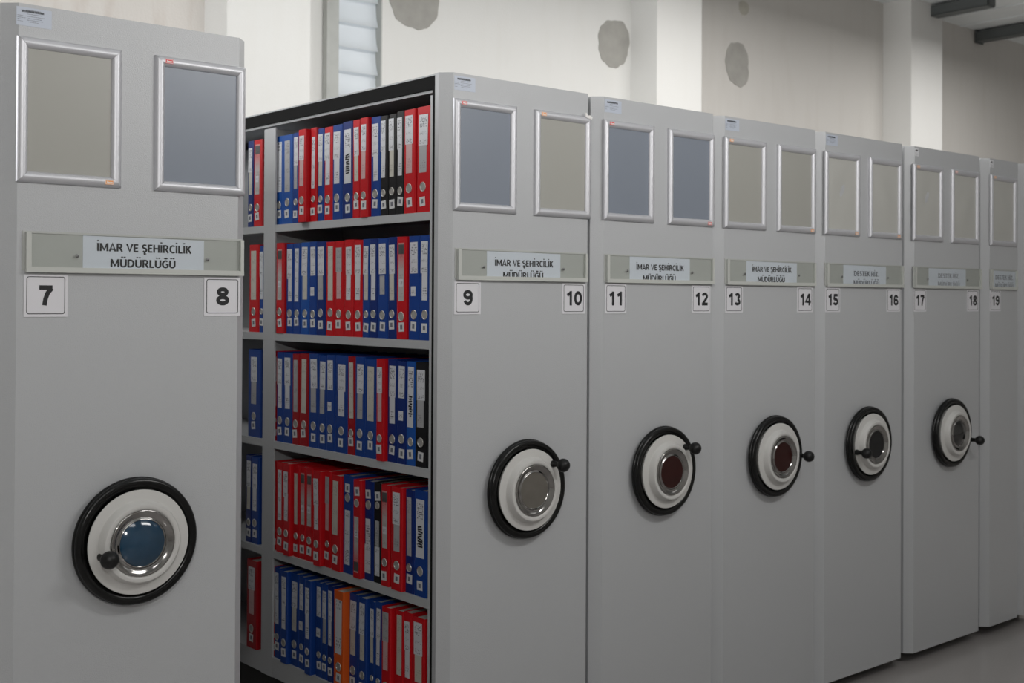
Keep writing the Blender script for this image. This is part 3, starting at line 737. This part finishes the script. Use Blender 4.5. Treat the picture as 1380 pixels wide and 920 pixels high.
def place(table, bay):
    for s, L in table.items():
        prev = 1.0535 if bay == 1 else 9.0
        for i, (c, y0, y1, pro, st) in enumerate(L):
            y1 = min(y1, prev - 0.0006, 1.052 if bay == 1 else 9); prev = y0
            if bay == 1 and i == 0: pro = -0.004; y0 = min(y0, y1 - 0.03); prev = y0
            col = BC[c][0]; tail = ''
            if len(st) > 1: col = 'upside-down ' + col
            if st == 'X': tail = ' scrawled in black'
            if bay == 1:
                lab = '%s binder%s, %s right of the grey upright on the %s shelf' % (col, tail, ORD[i], SHN[s])
                g = 'binders on the %s shelf right of the upright' % SHN[s]
            else:
                n = len(L) - i
                lab = '%s binder, %s left of the grey upright on the %s shelf' % (col, ORD[n - 1], SHN[s])
                g = 'binders on the %s shelf left of the upright' % SHN[s]
            binder(c, y0, y1, pro, st, SHZ[s - 1] + 0.0002, lab, g)
# colour, near and far edge along the depth, how far it sticks out, label style
MAIN={
 1:[('bb', 0.9827, 1.0418, 0, 'W'), ('bb', 0.9092, 0.9827, 0, 'N'), ('b', 0.868, 0.9079, 0, 'L'), ('r', 0.7792, 0.828, 0.024, 'P'), ('r', 0.738, 0.7761, 0.006, 'N'), ('b', 0.6959, 0.748, 0, 'L'), ('r', 0.6424, 0.6947, 0, 'L'), ('b', 0.5807, 0.6424, 0, 'L'), ('db', 0.5181, 0.5795, 0, 'X'), ('r', 0.4746, 0.5181, 0, 'L'), ('r', 0.4114, 0.455, 0.012, 'P'), ('b', 0.3546, 0.409, 0, 'C'), ('k', 0.3137, 0.3535, 0, 'L'), ('k', 0.2653, 0.3075, 0, 'L'), ('k', 0.2238, 0.2643, 0, 'L'), ('r', 0.1573, 0.2167, 0.005, 'P'), ('r', 0.0789, 0.149, 0.004, 'L')],
 2:[('b', 1.0213, 1.0483, 0, 'L'), ('r', 0.9491, 1.0022, 0.01, 'F'), ('b', 0.8975, 0.9473, 0, 'C'), ('b', 0.8486, 0.8964, 0, 'N'), ('bb', 0.7897, 0.8464, 0, 'L'), ('b', 0.7416, 0.7886, 0, 'S'), ('db', 0.6818, 0.7405, 0, 'L'), ('r', 0.6214, 0.6748, 0.003, 'E'), ('r', 0.5641, 0.6164, 0.003, 'P'), ('r', 0.5081, 0.5592, 0.003, 'L'), ('r', 0.4558, 0.5118, 0, 'L'), ('b', 0.4123, 0.4539, 0, 'L'), ('db', 0.3658, 0.4113, 0, 'L'), ('b', 0.3083, 0.3648, 0, 'U'), ('db', 0.261, 0.3065, 0, 'L'), ('r', 0.198, 0.2486, 0.008, 'F'), ('b', 0.1384, 0.1955, 0, 'S'), ('b', 0.085, 0.1375, 0, 'L')],
 3:[('r', 1.0151, 1.0409, 0, 'P'), ('b', 0.9616, 1.0139, 0, 'L'), ('b', 0.9009, 0.9604, 0, 'L'), ('dr', 0.8495, 0.8997, 0, 'N'), ('dr', 0.79, 0.8484, 0, 'N'), ('b', 0.7251, 0.7877, 0, 'L'), ('b', 0.6714, 0.7229, 0, 'L'), ('b', 0.6198, 0.6703, 0, 'S'), ('b', 0.5411, 0.6145, 0, 'L'), ('dr', 0.4949, 0.539, 0, 'E'), ('b', 0.4376, 0.4939, 0, 'L'), ('b', 0.3709, 0.4366, 0, 'E'), ('r', 0.3109, 0.3529, 0.012, 'P'), ('db', 0.2543, 0.3067, 0, 'L'), ('db', 0.2039, 0.2534, 0, 'S'), ('bb', 0.1571, 0.203, 0, 'X'), ('k', 0.0938, 0.1562, 0, 'L')],
 4:[('r', 1.0154, 1.0459, 0, 'L'), ('r', 0.9529, 1.0012, 0.004, 'N'), ('r', 0.8901, 0.9341, 0.014, 'L'), ('r', 0.8466, 0.8865, 0, 'N'), ('r', 0.8051, 0.8455, 0, 'F'), ('r', 0.7589, 0.804, 0, 'F'), ('r', 0.6786, 0.7235, 0.018, 'L'), ('r', 0.6362, 0.6731, 0.003, 'P'), ('r', 0.5635, 0.6198, 0.01, 'E'), ('b', 0.5027, 0.5625, 0, 'NU'), ('r', 0.436, 0.48, 0.014, 'FU'), ('db', 0.3832, 0.4337, 0, 'LU'), ('k', 0.34, 0.3804, 0, 'LU'), ('r', 0.2852, 0.3302, 0.006, 'F'), ('r', 0.2077, 0.2664, 0.011, 'L'), ('db', 0.1606, 0.2043, 0, 'N'), ('b', 0.0944, 0.158, 0, 'X')],
 5:[('r', 1.0242, 1.0453, 0, 'L'), ('b', 0.9744, 1.0207, 0, 'L'), ('b', 0.9032, 0.9485, 0.014, 'L'), ('b', 0.8474, 0.9017, 0, 'L'), ('b', 0.8081, 0.8452, 0, 'S'), ('b', 0.7404, 0.7799, 0.016, 'L'), ('b', 0.6944, 0.7321, 0, 'S'), ('b', 0.6582, 0.6934, 0, 'L'), ('db', 0.6215, 0.6562, 0, 'L'), ('o', 0.5227, 0.5811, 0.022, 'W'), ('b', 0.467, 0.5201, 0, 'L'), ('b', 0.4054, 0.4507, 0.01, 'L'), ('b', 0.3703, 0.4, 0, 'L'), ('b', 0.3364, 0.3694, 0, 'L'), ('r', 0.2601, 0.3083, 0.016, 'P'), ('r', 0.2088, 0.2542, 0.003, 'E'), ('r', 0.1642, 0.2071, 0.003, 'L'), ('r', 0.0958, 0.1611, 0.004, 'L')],
}
BAYTWO={
 1:[('db', 1.195, 1.2381, 0, 'L'), ('r', 1.13, 1.1921, 0, 'F')],
 2:[('r', 1.1481, 1.2223, 0, 'E'), ('b', 1.1068, 1.1432, 0, 'L')],
 3:[('b', 1.1288, 1.2246, 0, 'L')],
 4:[('db', 1.1933, 1.2382, 0, 'L'), ('b', 1.1393, 1.192, 0, 'L')],
 5:[('dr', 1.1299, 1.2061, 0.01, 'P')],
}
place(MAIN, 1)
place(BAYTWO, 2)
